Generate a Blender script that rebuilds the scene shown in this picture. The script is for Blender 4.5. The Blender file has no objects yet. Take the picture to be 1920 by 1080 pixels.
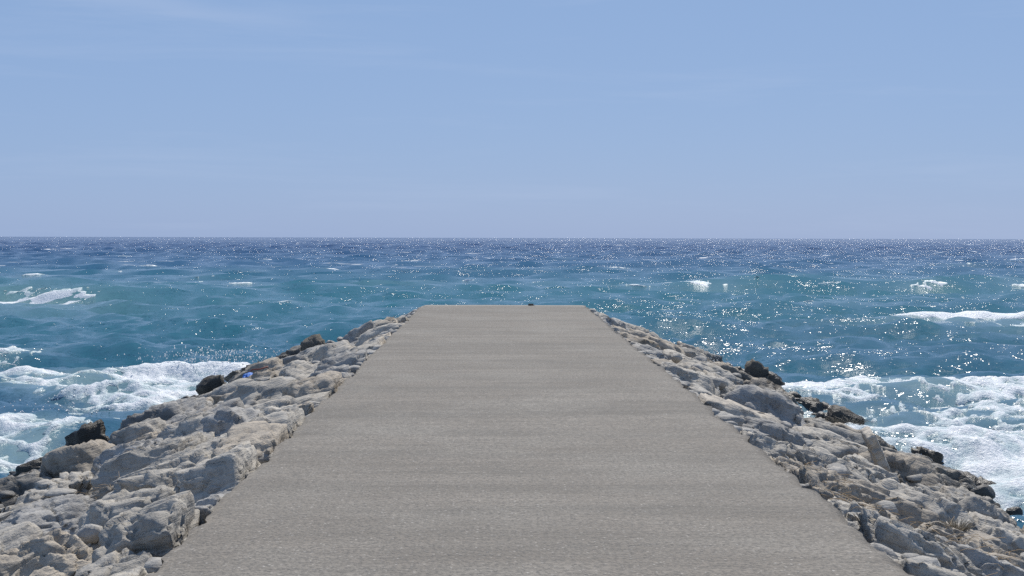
import bpy, math, random
import numpy as np
from mathutils import Vector, Matrix, Euler

random.seed(7)
RNG = np.random.default_rng(7)
SC = bpy.context.scene
COL = SC.collection
R = math.radians

# ------------------------------------------------------------------ camera
cam_d = bpy.data.cameras.new("camera")
cam_d.sensor_width = 36.0
cam_d.lens = 45.0
cam_d.clip_start = 0.1
cam_d.clip_end = 60000.0
cam = bpy.data.objects.new("camera", cam_d)
COL.objects.link(cam)
cam.location = (0.0, 0.0, 1.9)
yaw, pitch, roll = R(-0.716), R(-2.244), R(0.15)
cam.rotation_mode = 'QUATERNION'
cam.rotation_quaternion = (Matrix.Rotation(yaw, 3, 'Z') @ Matrix.Rotation(R(90) + pitch, 3, 'X')
                           @ Matrix.Rotation(roll, 3, 'Z')).to_quaternion()
SC.camera = cam

# ------------------------------------------------------------------ sky, sun, exposure
SUN_EL, SUN_AZ = R(50), R(15)          # azimuth clockwise from +Y (towards +X)
world = bpy.data.worlds.new("World")
SC.world = world
world.use_nodes = True
wt = world.node_tree
wn, wl = wt.nodes, wt.links
wn.clear()
w_out = wn.new('ShaderNodeOutputWorld')
w_bg = wn.new('ShaderNodeBackground')
w_bg.inputs['Strength'].default_value = 0.1
w_sky = wn.new('ShaderNodeTexSky')
w_sky.sky_type = 'NISHITA'
w_sky.sun_disc = False
w_sky.sun_elevation = SUN_EL
w_sky.sun_rotation = SUN_AZ
w_sky.altitude = 0
w_sky.air_density = 1.0
w_sky.dust_density = 0.6
w_sky.ozone_density = 2.0
# even the clear-sky gradient out towards the milky blue of a hazy sea sky
w_tc = wn.new('ShaderNodeTexCoord')
w_sep = wn.new('ShaderNodeSeparateXYZ')
wl.new(w_tc.outputs['Generated'], w_sep.inputs[0])
w_ramp = wn.new('ShaderNodeValToRGB')
w_ramp.color_ramp.elements[0].position = 0.0
w_ramp.color_ramp.elements[0].color = (2.66, 4.0, 6.85, 1)
w_ramp.color_ramp.elements[1].position = 0.24
w_ramp.color_ramp.elements[1].color = (2.40, 3.80, 6.5, 1)
e = w_ramp.color_ramp.elements.new(1.0)
e.color = (1.5, 2.4, 4.4, 1)
wl.new(w_sep.outputs['Z'], w_ramp.inputs[0])
w_mix = wn.new('ShaderNodeMix'); w_mix.data_type = 'RGBA'
w_mix.inputs[0].default_value = 0.85
wl.new(w_sky.outputs[0], w_mix.inputs[6])
wl.new(w_ramp.outputs[0], w_mix.inputs[7])
# very thin cirrus streaks
w_map = wn.new('ShaderNodeMapping')
w_map.inputs['Scale'].default_value = (2.2, 2.2, 26.0)
w_map.inputs['Rotation'].default_value = (0, R(5), 0)
wl.new(w_tc.outputs['Generated'], w_map.inputs[0])
w_noi = wn.new('ShaderNodeTexNoise')
w_noi.inputs['Scale'].default_value = 1.6
w_noi.inputs['Detail'].default_value = 6
w_noi.inputs['Roughness'].default_value = 0.6
w_noi.inputs['Distortion'].default_value = 0.4
wl.new(w_map.outputs[0], w_noi.inputs['Vector'])
w_mr = wn.new('ShaderNodeMapRange')
w_mr.inputs['From Min'].default_value = 0.52
w_mr.inputs['From Max'].default_value = 0.80
w_mr.inputs['To Max'].default_value = 0.17
wl.new(w_noi.outputs['Fac'], w_mr.inputs['Value'])
w_mix2 = wn.new('ShaderNodeMix'); w_mix2.data_type = 'RGBA'
w_mix2.inputs[7].default_value = (5.4, 6.3, 8.2, 1)
wl.new(w_mr.outputs[0], w_mix2.inputs[0])
wl.new(w_mix.outputs[2], w_mix2.inputs[6])
# one fine wisp high on the left

def wmath(op, a, b):
    nd = wn.new('ShaderNodeMath'); nd.operation = op
    for i, v in enumerate((a, b)):
        if isinstance(v, (int, float)):
            nd.inputs[i].default_value = v
        else:
            wl.new(v, nd.inputs[i])
    return nd.outputs[0]


off = wmath('ADD', wmath('MULTIPLY', w_sep.outputs['X'], 0.078), w_sep.outputs['Z'])
off = wmath('ADD', off, wmath('MULTIPLY', wmath('SUBTRACT', w_noi.outputs['Fac'], 0.5), 0.022))
off = wmath('DIVIDE', wmath('SUBTRACT', off, 0.1505), 0.0062)
wisp = wmath('POWER', 2.718, wmath('MULTIPLY', wmath('MULTIPLY', off, off), -1.0))
ex = wmath('DIVIDE', wmath('ADD', w_sep.outputs['X'], 0.27), 0.11)
wisp = wmath('MULTIPLY', wisp, wmath('POWER', 2.718, wmath('MULTIPLY', wmath('MULTIPLY', ex, ex), -1.0)))
w_mix3 = wn.new('ShaderNodeMix'); w_mix3.data_type = 'RGBA'
w_mix3.inputs[7].default_value = (5.4, 6.2, 8.0, 1)
wl.new(wmath('MULTIPLY', wisp, 0.20), w_mix3.inputs[0])
wl.new(w_mix2.outputs[2], w_mix3.inputs[6])
wl.new(w_mix3.outputs[2], w_bg.inputs['Color'])
wl.new(w_bg.outputs[0], w_out.inputs['Surface'])

sun_d = bpy.data.lights.new("sun", 'SUN')
sun_d.energy = 4.6
sun_d.angle = R(0.53)
sun_d.color = (1.0, 0.95, 0.875)
sun = bpy.data.objects.new("sun", sun_d)
COL.objects.link(sun)
sun_dir = Vector((math.sin(SUN_AZ) * math.cos(SUN_EL), math.cos(SUN_AZ) * math.cos(SUN_EL), math.sin(SUN_EL)))
sun.rotation_mode = 'QUATERNION'
sun.rotation_quaternion = sun_dir.to_track_quat('Z', 'Y')
sun.location = (20, 20, 40)

SC.view_settings.view_transform = 'Standard'
SC.view_settings.look = 'None'
SC.view_settings.exposure = 0.0
SC.view_settings.gamma = 1.0
SC.view_settings.use_curve_mapping = False
SC.render.engine = 'CYCLES'
SC.cycles.use_denoising = False
SC.cycles.max_bounces = 6
SC.cycles.sample_clamp_indirect = 4.0
SC.cycles.sample_clamp_direct = 14.0

# ------------------------------------------------------------------ constants of the place
WATER = -1.65
PIER_L, PIER_R, PIER_END = -1.955, 2.365, 33.8
PIER_RISE = 0.0037


# ------------------------------------------------------------------ numpy noise
def _h(ix, iy, iz, seed):
    h = (ix.astype(np.int64) * 374761393 + iy.astype(np.int64) * 668265263
         + iz.astype(np.int64) * 2147483647 + seed * 1274126177) & 0xFFFFFFFF
    h = ((h ^ (h >> 13)) * 1274126177) & 0xFFFFFFFF
    h = ((h ^ (h >> 16)) * 2246822519) & 0xFFFFFFFF
    return ((h ^ (h >> 15)) & 0xFFFFFF).astype(np.float64) / float(0xFFFFFF)


def vnoise(x, y, z, seed=0):
    """value noise in [-1, 1]"""
    x, y, z = np.broadcast_arrays(x, y, z)
    fx, fy, fz = np.floor(x), np.floor(y), np.floor(z)
    ix, iy, iz = fx.astype(np.int64), fy.astype(np.int64), fz.astype(np.int64)
    tx, ty, tz = x - fx, y - fy, z - fz
    tx = tx * tx * tx * (tx * (tx * 6 - 15) + 10)
    ty = ty * ty * ty * (ty * (ty * 6 - 15) + 10)
    tz = tz * tz * tz * (tz * (tz * 6 - 15) + 10)
    c = [_h(ix + i, iy + j, iz + k, seed) for k in (0, 1) for j in (0, 1) for i in (0, 1)]
    a = [c[2 * i] + (c[2 * i + 1] - c[2 * i]) * tx for i in range(4)]
    b = [a[2 * i] + (a[2 * i + 1] - a[2 * i]) * ty for i in range(2)]
    return (b[0] + (b[1] - b[0]) * tz) * 2 - 1


def fbm(x, y, z, octaves=4, seed=0, gain=0.5, ridged=False):
    s, a, t = 0.0, 1.0, 0.0
    ca, sa = math.cos(0.7), math.sin(0.7)
    for o in range(octaves):
        n = vnoise(x, y, z, seed + o * 17)
        if ridged:
            n = 1 - 2 * np.abs(n)
        s = s + a * n
        t += a
        a *= gain
        x, y, z = (ca * x - sa * y) * 2.03 + 3.1, (sa * x + ca * y) * 2.03 + 1.7, z * 2.03 + 5.3
    return s / t


def worley(x, y, seed=0):
    """distance to the nearest and second nearest of jittered points"""
    ix, iy = np.floor(x).astype(np.int64), np.floor(y).astype(np.int64)
    f1 = np.full(x.shape, 9.0); f2 = np.full(x.shape, 9.0)
    zz = np.zeros_like(ix)
    for i in (-1, 0, 1):
        for j in (-1, 0, 1):
            px = ix + i + _h(ix + i, iy + j, zz, seed)
            py = iy + j + _h(ix + i, iy + j, zz + 1, seed)
            d = np.hypot(px - x, py - y)
            f2 = np.minimum(f2, np.maximum(f1, d))
            f1 = np.minimum(f1, d)
    return f1, f2


def facet(x, y, z, seed=0):
    """piecewise planar noise: every jittered cell is a plate with a tilt and a level of its own"""
    ix, iy, iz = (np.floor(a).astype(np.int64) for a in (x, y, z))
    best = np.full(x.shape, 9.0); val = np.zeros(x.shape)
    for i in (-1, 0, 1):
        for j in (-1, 0, 1):
            for l in (-1, 0, 1):
                cx, cy, cz = ix + i, iy + j, iz + l
                h = _h(cx, cy, cz, seed)
                h2 = (h * 7919.0) % 1.0; h3 = (h * 104729.0) % 1.0
                dx, dy, dz = x - cx - h, y - cy - h2, z - cz - h3
                d = dx * dx + dy * dy + dz * dz
                g1, g2, g3, g4 = ((h * q) % 1.0 - 0.5 for q in (1299.0, 4517.0, 9973.0, 613.0))
                w = d < best
                best = np.where(w, d, best)
                val = np.where(w, 1.5 * (g1 * dx + g2 * dy + g3 * dz) + 0.55 * g4, val)
    return val


def smooth(a, b, x):
    t = np.clip((x - a) / (b - a), 0, 1)
    return t * t * (3 - 2 * t)


# ------------------------------------------------------------------ helpers
def mesh_from(name, verts, faces, smooth_shade=True):
    """faces: an (n, k) array, k = 3 or 4"""
    me = bpy.data.meshes.new(name)
    v = np.ascontiguousarray(verts, dtype=np.float32)
    f = np.ascontiguousarray(faces, dtype=np.int32)
    n, k = f.shape
    me.vertices.add(len(v)); me.vertices.foreach_set('co', v.ravel())
    me.loops.add(n * k); me.loops.foreach_set('vertex_index', f.ravel())
    me.polygons.add(n)
    me.polygons.foreach_set('loop_start', np.arange(0, n * k, k, dtype=np.int32))
    me.polygons.foreach_set('loop_total', np.full(n, k, dtype=np.int32))
    if smooth_shade:
        me.polygons.foreach_set('use_smooth', np.ones(n, dtype=bool))
    me.update(calc_edges=True)
    return me


def add_attr(me, name, vals):
    a = me.attributes.new(name, 'FLOAT', 'POINT')
    a.data.foreach_set('value', np.ascontiguousarray(vals, dtype=np.float32).ravel())


def link(name, me, mat, loc=(0, 0, 0), parent=None):
    o = bpy.data.objects.new(name, me)
    o.location = loc
    COL.objects.link(o)
    if mat is not None and len(me.materials) == 0:
        me.materials.append(mat)
    if parent is not None:
        o.parent = parent
    return o


def tag(o, label=None, cat=None, group=None, kind=None):
    for k, v in (('label', label), ('category', cat), ('group', group), ('kind', kind)):
        if v:
            o[k] = v
    return o


def grid_faces(nr, nc):
    i = np.arange(nr - 1)[:, None] * nc + np.arange(nc - 1)[None, :]
    i = i.ravel()
    return np.stack([i, i + 1, i + nc + 1, i + nc], 1)


class Nodes:
    def __init__(self, name):
        self.m = bpy.data.materials.new(name)
        self.m.use_nodes = True
        self.t = self.m.node_tree
        self.t.nodes.clear()
        self.out = self.n('ShaderNodeOutputMaterial')

    def n(self, kind, **kw):
        nd = self.t.nodes.new(kind)
        for k, v in kw.items():
            setattr(nd, k, v)
        return nd

    def l(self, a, b):
        self.t.links.new(a, b)

    def put(self, sock, v):
        if hasattr(v, 'is_output') or isinstance(v, bpy.types.NodeSocket):
            self.l(v, sock)
        else:
            sock.default_value = v

    def noise(self, vec, scale, detail=4, rough=0.55, dist=0.0, out='Fac'):
        nd = self.n('ShaderNodeTexNoise')
        self.l(vec, nd.inputs['Vector'])
        nd.inputs['Scale'].default_value = scale
        nd.inputs['Detail'].default_value = detail
        nd.inputs['Roughness'].default_value = rough
        nd.inputs['Distortion'].default_value = dist
        return nd.outputs[out]

    def mapping(self, vec, scale=(1, 1, 1), rot=(0, 0, 0), loc=(0, 0, 0)):
        nd = self.n('ShaderNodeMapping')
        self.l(vec, nd.inputs['Vector'])
        nd.inputs['Scale'].default_value = scale
        nd.inputs['Rotation'].default_value = rot
        nd.inputs['Location'].default_value = loc
        return nd.outputs[0]

    def math(self, op, a, b=0.0, c=0.0):
        nd = self.n('ShaderNodeMath', operation=op)
        self.put(nd.inputs[0], a); self.put(nd.inputs[1], b); self.put(nd.inputs[2], c)
        return nd.outputs[0]

    def vmath(self, op, a, b=None, scale=None):
        nd = self.n('ShaderNodeVectorMath', operation=op)
        self.put(nd.inputs[0], a)
        if b is not None:
            self.put(nd.inputs[1], b)
        if scale is not None:
            self.put(nd.inputs['Scale'], scale)
        return nd.outputs[0]

    def rng(self, v, a, b, c=0.0, d=1.0, smooth_=False):
        nd = self.n('ShaderNodeMapRange')
        if smooth_:
            nd.interpolation_type = 'SMOOTHSTEP'
        self.put(nd.inputs['Value'], v)
        for s, x in (('From Min', a), ('From Max', b), ('To Min', c), ('To Max', d)):
            self.put(nd.inputs[s], x)
        return nd.outputs[0]

    def mix(self, fac, a, b, mode='MIX'):
        nd = self.n('ShaderNodeMix', data_type='RGBA', blend_type=mode)
        self.put(nd.inputs[0], fac); self.put(nd.inputs[6], a); self.put(nd.inputs[7], b)
        return nd.outputs[2]

    def bump(self, height, dist, strength=1.0, normal=None):
        nd = self.n('ShaderNodeBump')
        nd.inputs['Strength'].default_value = strength
        nd.inputs['Distance'].default_value = dist
        self.l(height, nd.inputs['Height'])
        if normal is not None:
            self.l(normal, nd.inputs['Normal'])
        return nd.outputs[0]

    def principled(self, color, rough, normal=None, spec=0.5, ior=1.5):
        p = self.n('ShaderNodeBsdfPrincipled')
        self.put(p.inputs['Base Color'], color)
        self.put(p.inputs['Roughness'], rough)
        self.put(p.inputs['Specular IOR Level'], spec)
        self.put(p.inputs['IOR'], ior)
        if normal is not None:
            self.l(normal, p.inputs['Normal'])
        self.l(p.outputs[0], self.out.inputs['Surface'])
        return p


# ------------------------------------------------------------------ materials
def mat_concrete():
    k = Nodes('walkway_concrete')
    pos = k.n('ShaderNodeNewGeometry').outputs['Position']
    streak = k.noise(k.mapping(pos, (0.35, 3.2, 1.0), (0, 0, R(1.2))), 1.0, 6, 0.62, 0.3)
    streak2 = k.noise(k.mapping(pos, (0.10, 0.85, 1.0), loc=(3, 9, 0)), 1.0, 4, 0.6, 0.2)
    fine = k.noise(k.mapping(pos, (5.0, 42.0, 1.0)), 1.0, 3, 0.6)
    blot = k.noise(pos, 0.55, 5, 0.6)
    grain = k.noise(pos, 130.0, 2, 0.8)
    vor = k.n('ShaderNodeTexVoronoi')
    vor.inputs['Scale'].default_value = 44.0
    k.l(pos, vor.inputs['Vector'])
    vcol = k.n('ShaderNodeSeparateColor')
    k.l(vor.outputs['Color'], vcol.inputs[0])
    base = k.mix(k.rng(streak, 0.34, 0.66), (0.190, 0.169, 0.142, 1), (0.262, 0.234, 0.198, 1))
    base = k.mix(k.rng(streak2, 0.46, 0.66, 0.0, 0.6), base, (0.150, 0.140, 0.122, 1))
    base = k.mix(k.rng(blot, 0.46, 0.70, 0.0, 0.6), base, (0.31, 0.288, 0.25, 1))
    st = k.noise(k.mapping(pos, (0.9, 1.1, 1), loc=(4, 8, 2)), 1.0, 7, 0.68, 0.8)
    base = k.mix(k.rng(st, 0.56, 0.72, 0.0, 0.5), base, (0.135, 0.127, 0.113, 1))
    base = k.mix(k.rng(fine, 0.52, 0.78, 0.0, 0.35), base, (0.15, 0.143, 0.132, 1))
    # exposed aggregate
    lightg = k.rng(vcol.outputs[0], 0.80, 0.99, 0.0, 0.5)
    darkg = k.rng(vcol.outputs[1], 0.62, 0.92, 0.0, 0.75)
    near = k.rng(vor.outputs['Distance'], 0.32, 0.5, 1.0, 0.0)
    base = k.mix(k.math('MULTIPLY', darkg, near), base, (0.10, 0.097, 0.092, 1))
    base = k.mix(k.math('MULTIPLY', lightg, near), base, (0.56, 0.53, 0.48, 1))
    base = k.mix(k.rng(k.noise(pos, 30.0, 3, 0.8), 0.42, 0.60, 0.0, 0.72), base, (0.125, 0.117, 0.104, 1), 'MIX')
    # worn pale scuffs
    sc = k.noise(k.mapping(pos, (1.1, 4.5, 1.0), loc=(7, 3, 0)), 1.0, 6, 0.65)
    base = k.mix(k.rng(sc, 0.67, 0.76, 0.0, 0.5), base, (0.42, 0.39, 0.34, 1))
    sy = k.n('ShaderNodeSeparateXYZ'); k.l(pos, sy.inputs[0])
    base = k.mix(k.rng(sy.outputs['Y'], PIER_END - 0.55, PIER_END - 0.35, 0.0, 0.45), base, (0.40, 0.375, 0.33, 1))
    h = k.math('ADD', k.math('MULTIPLY', grain, 0.5), k.math('MULTIPLY', fine, 0.8))
    h = k.math('ADD', h, k.math('MULTIPLY', near, 0.5))
    nrm = k.bump(h, 0.006, 0.8)
    nrm = k.bump(streak, 0.03, 0.7, nrm)
    k.principled(base, 0.85, nrm, 0.25)
    return k.m


def mat_rock():
    k = Nodes('limestone_boulder')
    geo = k.n('ShaderNodeNewGeometry')
    pos = geo.outputs['Position']
    oi = k.n('ShaderNodeObjectInfo')
    tc = k.n('ShaderNodeTexCoord').outputs['Object']
    off = k.vmath('ADD', tc, k.vmath('MULTIPLY', oi.outputs['Location'], (3.7, 5.1, 2.3)))
    big = k.noise(off, 2.2, 6, 0.62, 0.4)
    mid = k.noise(off, 9.0, 6, 0.66, 0.3)
    fin = k.noise(off, 46.0, 5, 0.7)
    strata = k.noise(k.mapping(off, (2.0, 2.6, 22.0), (R(18), R(-12), 0)), 1.0, 5, 0.6, 0.6)
    col = k.mix(k.rng(big, 0.32, 0.68), (0.330, 0.315, 0.288, 1), (0.470, 0.447, 0.405, 1))
    col = k.mix(1.0, col, oi.outputs['Color'], 'MULTIPLY')
    col = k.mix(k.rng(mid, 0.48, 0.70, 0.0, 0.6), col, (0.185, 0.175, 0.165, 1))
    col = k.mix(k.rng(fin, 0.56, 0.78, 0.0, 0.55), col, (0.14, 0.135, 0.13, 1))
    tan = k.noise(off, 3.4, 5, 0.65, 0.6)
    col = k.mix(k.rng(tan, 0.58, 0.76, 0.0, 0.32), col, (0.40, 0.31, 0.215, 1))
    rust = k.noise(k.mapping(off, (1, 1, 1), loc=(11, 5, 3)), 5.0, 5, 0.7, 0.5)
    col = k.mix(k.rng(rust, 0.66, 0.78, 0.0, 0.55), col, (0.33, 0.20, 0.10, 1))
    # black algae band along the tide line, and the wetted skirt below it
    z = k.n('ShaderNodeSeparateXYZ'); k.l(pos, z.inputs[0])
    wob = k.noise(pos, 1.4, 4, 0.6)
    zz = k.math('ADD', z.outputs['Z'], k.math('MULTIPLY', wob, -0.75))
    alg = k.rng(zz, WATER - 0.02, WATER + 0.52, 1.0, 0.0, True)
    col = k.mix(k.math('MULTIPLY', alg, 0.90), col, (0.042, 0.038, 0.031, 1))
    rough = k.rng(alg, 0.0, 1.0, 0.88, 0.42)
    n1 = k.bump(strata, 0.05, 0.75)
    n2 = k.bump(mid, 0.035, 0.8, n1)
    n3 = k.bump(fin, 0.007, 0.8, n2)
    k.principled(col, rough, n3, 0.3)
    return k.m


def mat_earth():
    k = Nodes('dark_rubble_core')
    pos = k.n('ShaderNodeNewGeometry').outputs['Position']
    a = k.noise(pos, 6.0, 6, 0.7)
    col = k.mix(k.rng(a, 0.35, 0.65), (0.10, 0.09, 0.08, 1), (0.23, 0.21, 0.185, 1))
    k.principled(col, 0.9, k.bump(a, 0.08, 0.9), 0.2)
    return k.m


def mat_water():
    k = Nodes('sea_water')
    geo = k.n('ShaderNodeNewGeometry')
    pos = geo.outputs['Position']
    nrm = geo.outputs['Normal']
    sp = k.n('ShaderNodeSeparateXYZ'); k.l(pos, sp.inputs[0])
    y = sp.outputs['Y']
    # wave-facet normals: several sizes of ripple, longer along the crests
    def facets(scale, amt, stretch, rot, loc):
        c = k.noise(k.mapping(pos, (scale * stretch, scale, scale), (0, 0, rot), loc), 1.0, 2, 0.55, 0.25, 'Color')
        c = k.vmath('SUBTRACT', c, (0.5, 0.5, 0.5))
        return k.vmath('MULTIPLY', c, (amt * 1.05, amt, 0.0))
    gust = k.noise(k.mapping(pos, (0.05, 0.11, 1)), 1.0, 4, 0.6)
    gust = k.rng(gust, 0.3, 0.7, 0.82, 1.14)
    gust = k.math('MULTIPLY', gust, k.rng(y, 25, 70, 0.88, 1.03))
    gust = k.math('MULTIPLY', gust, k.rng(y, 90, 320, 1.0, 1.42))
    grp = k.noise(k.mapping(pos, (0.42, 0.9, 1), (0, 0, R(4))), 1.0, 3, 0.6)
    gust = k.math('MULTIPLY', gust, k.rng(grp, 0.34, 0.72, 0.78, 1.26))
    v = facets(24.0, 1.6, 0.6, R(8), (0, 0, 0))
    v = k.vmath('ADD', v, facets(7.0, 1.25, 0.5, R(-12), (5, 2, 0)))
    v = k.vmath('ADD', v, facets(1.7, 0.75, 0.45, R(5), (41, 13, 0)))
    v = k.vmath('ADD', v, facets(0.6, 0.70, 1.1, R(20), (33, 57, 0)))
    v = k.vmath('SCALE', v, None, gust)
    ln = k.n('ShaderNodeVectorMath', operation='LENGTH'); k.l(v, ln.inputs[0])
    ln = k.math('ADD', k.math('MULTIPLY', ln.outputs['Value'], 1.1), 0.31)
    v = k.vmath('SCALE', v, None, ln)
    n = k.vmath('NORMALIZE', k.vmath('ADD', k.vmath('ADD', k.vmath('MULTIPLY', nrm, (0.28, 0.30, 0.0)), (0.0, 0.0, 0.95)), v))
    # water colour: turquoise over the sand inshore, ink blue offshore
    patch = k.noise(k.mapping(pos, (0.020, 0.05, 1)), 1.0, 4, 0.55)
    dist = k.math('ADD', y, k.math('MULTIPLY', k.math('SUBTRACT', patch, 0.5), 60.0))
    ramp = k.n('ShaderNodeValToRGB')
    k.l(k.rng(k.math('LOGARITHM', k.math('MAXIMUM', dist, 8.0), 10.0), 1.2, 3.2), ramp.inputs[0])
    cr = ramp.color_ramp
    cr.elements[0].position = 0.0; cr.elements[0].color = (0.029, 0.096, 0.158, 1)
    cr.elements[1].position = 1.0; cr.elements[1].color = (0.011, 0.030, 0.110, 1)
    for p, c in ((0.22, (0.024, 0.116, 0.168, 1)), (0.36, (0.016, 0.124, 0.166, 1)),
                 (0.50, (0.009, 0.076, 0.162, 1)), (0.72, (0.009, 0.045, 0.135, 1))):
        el = cr.elements.new(p); el.color = c
    aer = k.n('ShaderNodeAttribute', attribute_name='aerated')
    col = k.mix(aer.outputs['Fac'], ramp.outputs[0], (0.30, 0.42, 0.43, 1))
    # distant whitecaps, too far off to build
    w1 = k.noise(k.mapping(pos, (0.16, 0.55, 1)), 1.0, 5, 0.62, 0.3)
    w2 = k.noise(k.mapping(pos, (0.010, 0.022, 1)), 1.0, 3, 0.5)
    wc = k.rng(k.math('ADD', w1, k.math('MULTIPLY', w2, 0.25)), 0.775, 0.815)
    wc = k.math('MULTIPLY', wc, k.rng(y, 110, 200))
    f1 = k.noise(k.mapping(pos, (0.38, 1.15, 1), loc=(3, 1, 0)), 1.0, 6, 0.66, 0.5)  # nearer white flecks: small foam dashes, also painted in for crest sparkle
    f2 = k.noise(k.mapping(pos, (0.045, 0.09, 1), loc=(1, 6, 0)), 1.0, 3, 0.5)
    fl = k.rng(k.math('ADD', f1, k.math('MULTIPLY', f2, 0.20)), 0.795, 0.835)
    wc = k.math('MAXIMUM', wc, k.math('MULTIPLY', fl, k.rng(y, 42, 75, 0.0, 0.9)))
    col = k.mix(wc, col, (0.75, 0.78, 0.80, 1))
    rough = k.rng(wc, 0.4, 1, 0.13, 0.8)
    k.principled(col, rough, n, k.rng(wc, 0, 0.3, 0.40, 0.0), 1.333)
    return k.m


def mat_foam():
    k = Nodes('white_foam')
    pos = k.n('ShaderNodeNewGeometry').outputs['Position']
    a = k.noise(pos, 11.0, 5, 0.7)
    th = k.n('ShaderNodeAttribute', attribute_name='thickness').outputs['Fac']
    col = k.mix(k.rng(th, 0.03, 0.60), (0.42, 0.54, 0.57, 1), (0.84, 0.86, 0.87, 1))
    col = k.mix(k.rng(a, 0.48, 0.70, 0.0, 0.55), col, (0.34, 0.47, 0.52, 1))
    k.principled(col, k.rng(a, 0.3, 0.7, 0.2, 0.7), k.bump(a, 0.07, 0.9), 0.5, 1.333)
    return k.m


def mat_plain(name, col, rough=0.7, var=0.3, scale=20.0, bump=0.004):
    k = Nodes(name)
    tc = k.n('ShaderNodeTexCoord').outputs['Object']
    a = k.noise(tc, scale, 5, 0.65)
    c2 = tuple(x * (1 - var) for x in col[:3]) + (1,)
    k.principled(k.mix(k.rng(a, 0.35, 0.65), c2, col), rough, k.bump(a, bump, 0.8), 0.4)
    return k.m


M_CONC, M_ROCK, M_EARTH = mat_concrete(), mat_rock(), mat_earth()
M_WATER, M_FOAM = mat_water(), mat_foam()
M_STRAW = mat_plain('dry_straw', (0.40, 0.29, 0.17, 1), 0.8)
M_GRASS = mat_plain('dry_grass', (0.36, 0.32, 0.25, 1), 0.8)
M_WEED = mat_plain('dark_seaweed', (0.055, 0.048, 0.032, 1), 0.5)
M_BLUE = mat_plain('blue_plastic_sheet', (0.05, 0.20, 0.62, 1), 0.65, 0.25, 9.0)
M_RED = mat_plain('red_brown_cord', (0.24, 0.07, 0.05, 1), 0.7)
M_WOOD = mat_plain('reddish_driftwood', (0.30, 0.18, 0.12, 1), 0.8, 0.4)
M_CORE_DARK = mat_plain('dark_stone', (0.13, 0.12, 0.11, 1), 0.8, 0.4)

# ------------------------------------------------------------------ the sea
NW = 84
_wr = np.random.default_rng(21)
W_LAM = np.geomspace(0.55, 34.0, NW)
W_AMP = 0.0090 * W_LAM ** 0.98 * np.where(W_LAM > 6, (6 / W_LAM) ** 1.05, 1.0) * np.where((W_LAM > 0.7) & (W_LAM < 3.5), 1.1, np.where(W_LAM < 14, 0.9, 1.0)) * _wr.uniform(0.6, 1.4, NW)
W_DIR = _wr.normal(0.10, np.interp(np.log(W_LAM), [math.log(0.55), math.log(34)], [0.75, 0.22]), NW)
W_PH = _wr.uniform(0, 6.283, NW)
# single swells on their way to the shore: crest distance, centre x, half length, height, width, bend, slant
CRESTS = [(86.0, 14.0, 42.0, 0.50, 2.2, 0.0015, 0.05), (54.0, -12.0, 26.0, 0.34, 1.6, 0.004, -0.05),
          (49.0, 20.0, 9.0, 0.55, 1.5, 0.01, 0.04), (75.0, -13.0, 20.0, 0.40, 3.0, 0.003, 0.03),
          (35.6, -15.0, 5.5, 0.46, 1.3, 0.02, 0.10), (29.0, -12.6, 4.5, 0.42, 1.1, 0.02, 0.02),
          (71.5, -27.0, 8.0, 0.65, 2.0, 0.004, -0.03), (120.0, -20.0, 70.0, 0.50, 3.0, 0.001, 0.02),
          (112.0, 40.0, 40.0, 0.50, 3.0, 0.001, -0.02), (68.0, 22.0, 16.0, 0.35, 1.6, 0.003, 0.03),
          (36.5, 15.0, 7.0, 0.17, 1.3, 0.01, 0.05), (33.2, -9.0, 5.0, 0.30, 1.0, 0.01, 0.0),
          (90.0, 40.0, 8.0, 0.55, 2.2, 0.004, 0.0), (41.0, -4.0, 40.0, 0.08, 1.8, 0.001, 0.01),
          (46.0, 12.0, 20.0, 0.22, 1.5, 0.001, 0.03), (160.0, 0.0, 120.0, 0.5, 4.0, 0.0002, 0.01),
          (27.5, 12.5, 6.0, 0.22, 0.9, 0.01, 0.03), (24.5, 11.0, 6.0, 0.18, 0.8, 0.01, -0.04)]


def sea_height(x, y, spacing=0.0):
    z = np.zeros_like(x)
    d = np.hypot(x, y)
    for lam, a, th, ph in zip(W_LAM, W_AMP, W_DIR, W_PH):
        kk = 6.28318 / lam
        t = kk * (x * math.sin(th) + y * math.cos(th)) + ph
        wgt = np.clip((lam / (2.6 * np.maximum(spacing, 1e-6))) - 0.6, 0, 1) if not np.isscalar(spacing) else 1.0
        z += a * wgt * (np.sin(t) - 0.28 * np.cos(2 * t))
    calm = smooth(150, 20, d) * 0.12
    z *= 1 - calm
    wob = vnoise(x * 0.22, y * 0.1, 0.0, 91) * 1.1
    for yc, xc, hl, hh, wd, bend, slant in CRESTS:
        yy = y - (yc + slant * (x - xc) + bend * (x - xc) ** 2 + wob)
        env = np.exp(-((x - xc) / hl) ** 4)
        face = np.where(yy < 0, np.exp(-(yy / (0.62 * wd)) ** 2), np.exp(-(yy / (1.7 * wd)) ** 2))
        z += hh * env * face * (1 + 0.25 * wob)
    return WATER + z


def ring_step(d):
    px = d * d / (3.55 * 1280)
    return np.maximum(0.10, np.minimum(px * 0.6, np.where(d < 450, 1.45, d * 0.0042)))


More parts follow.
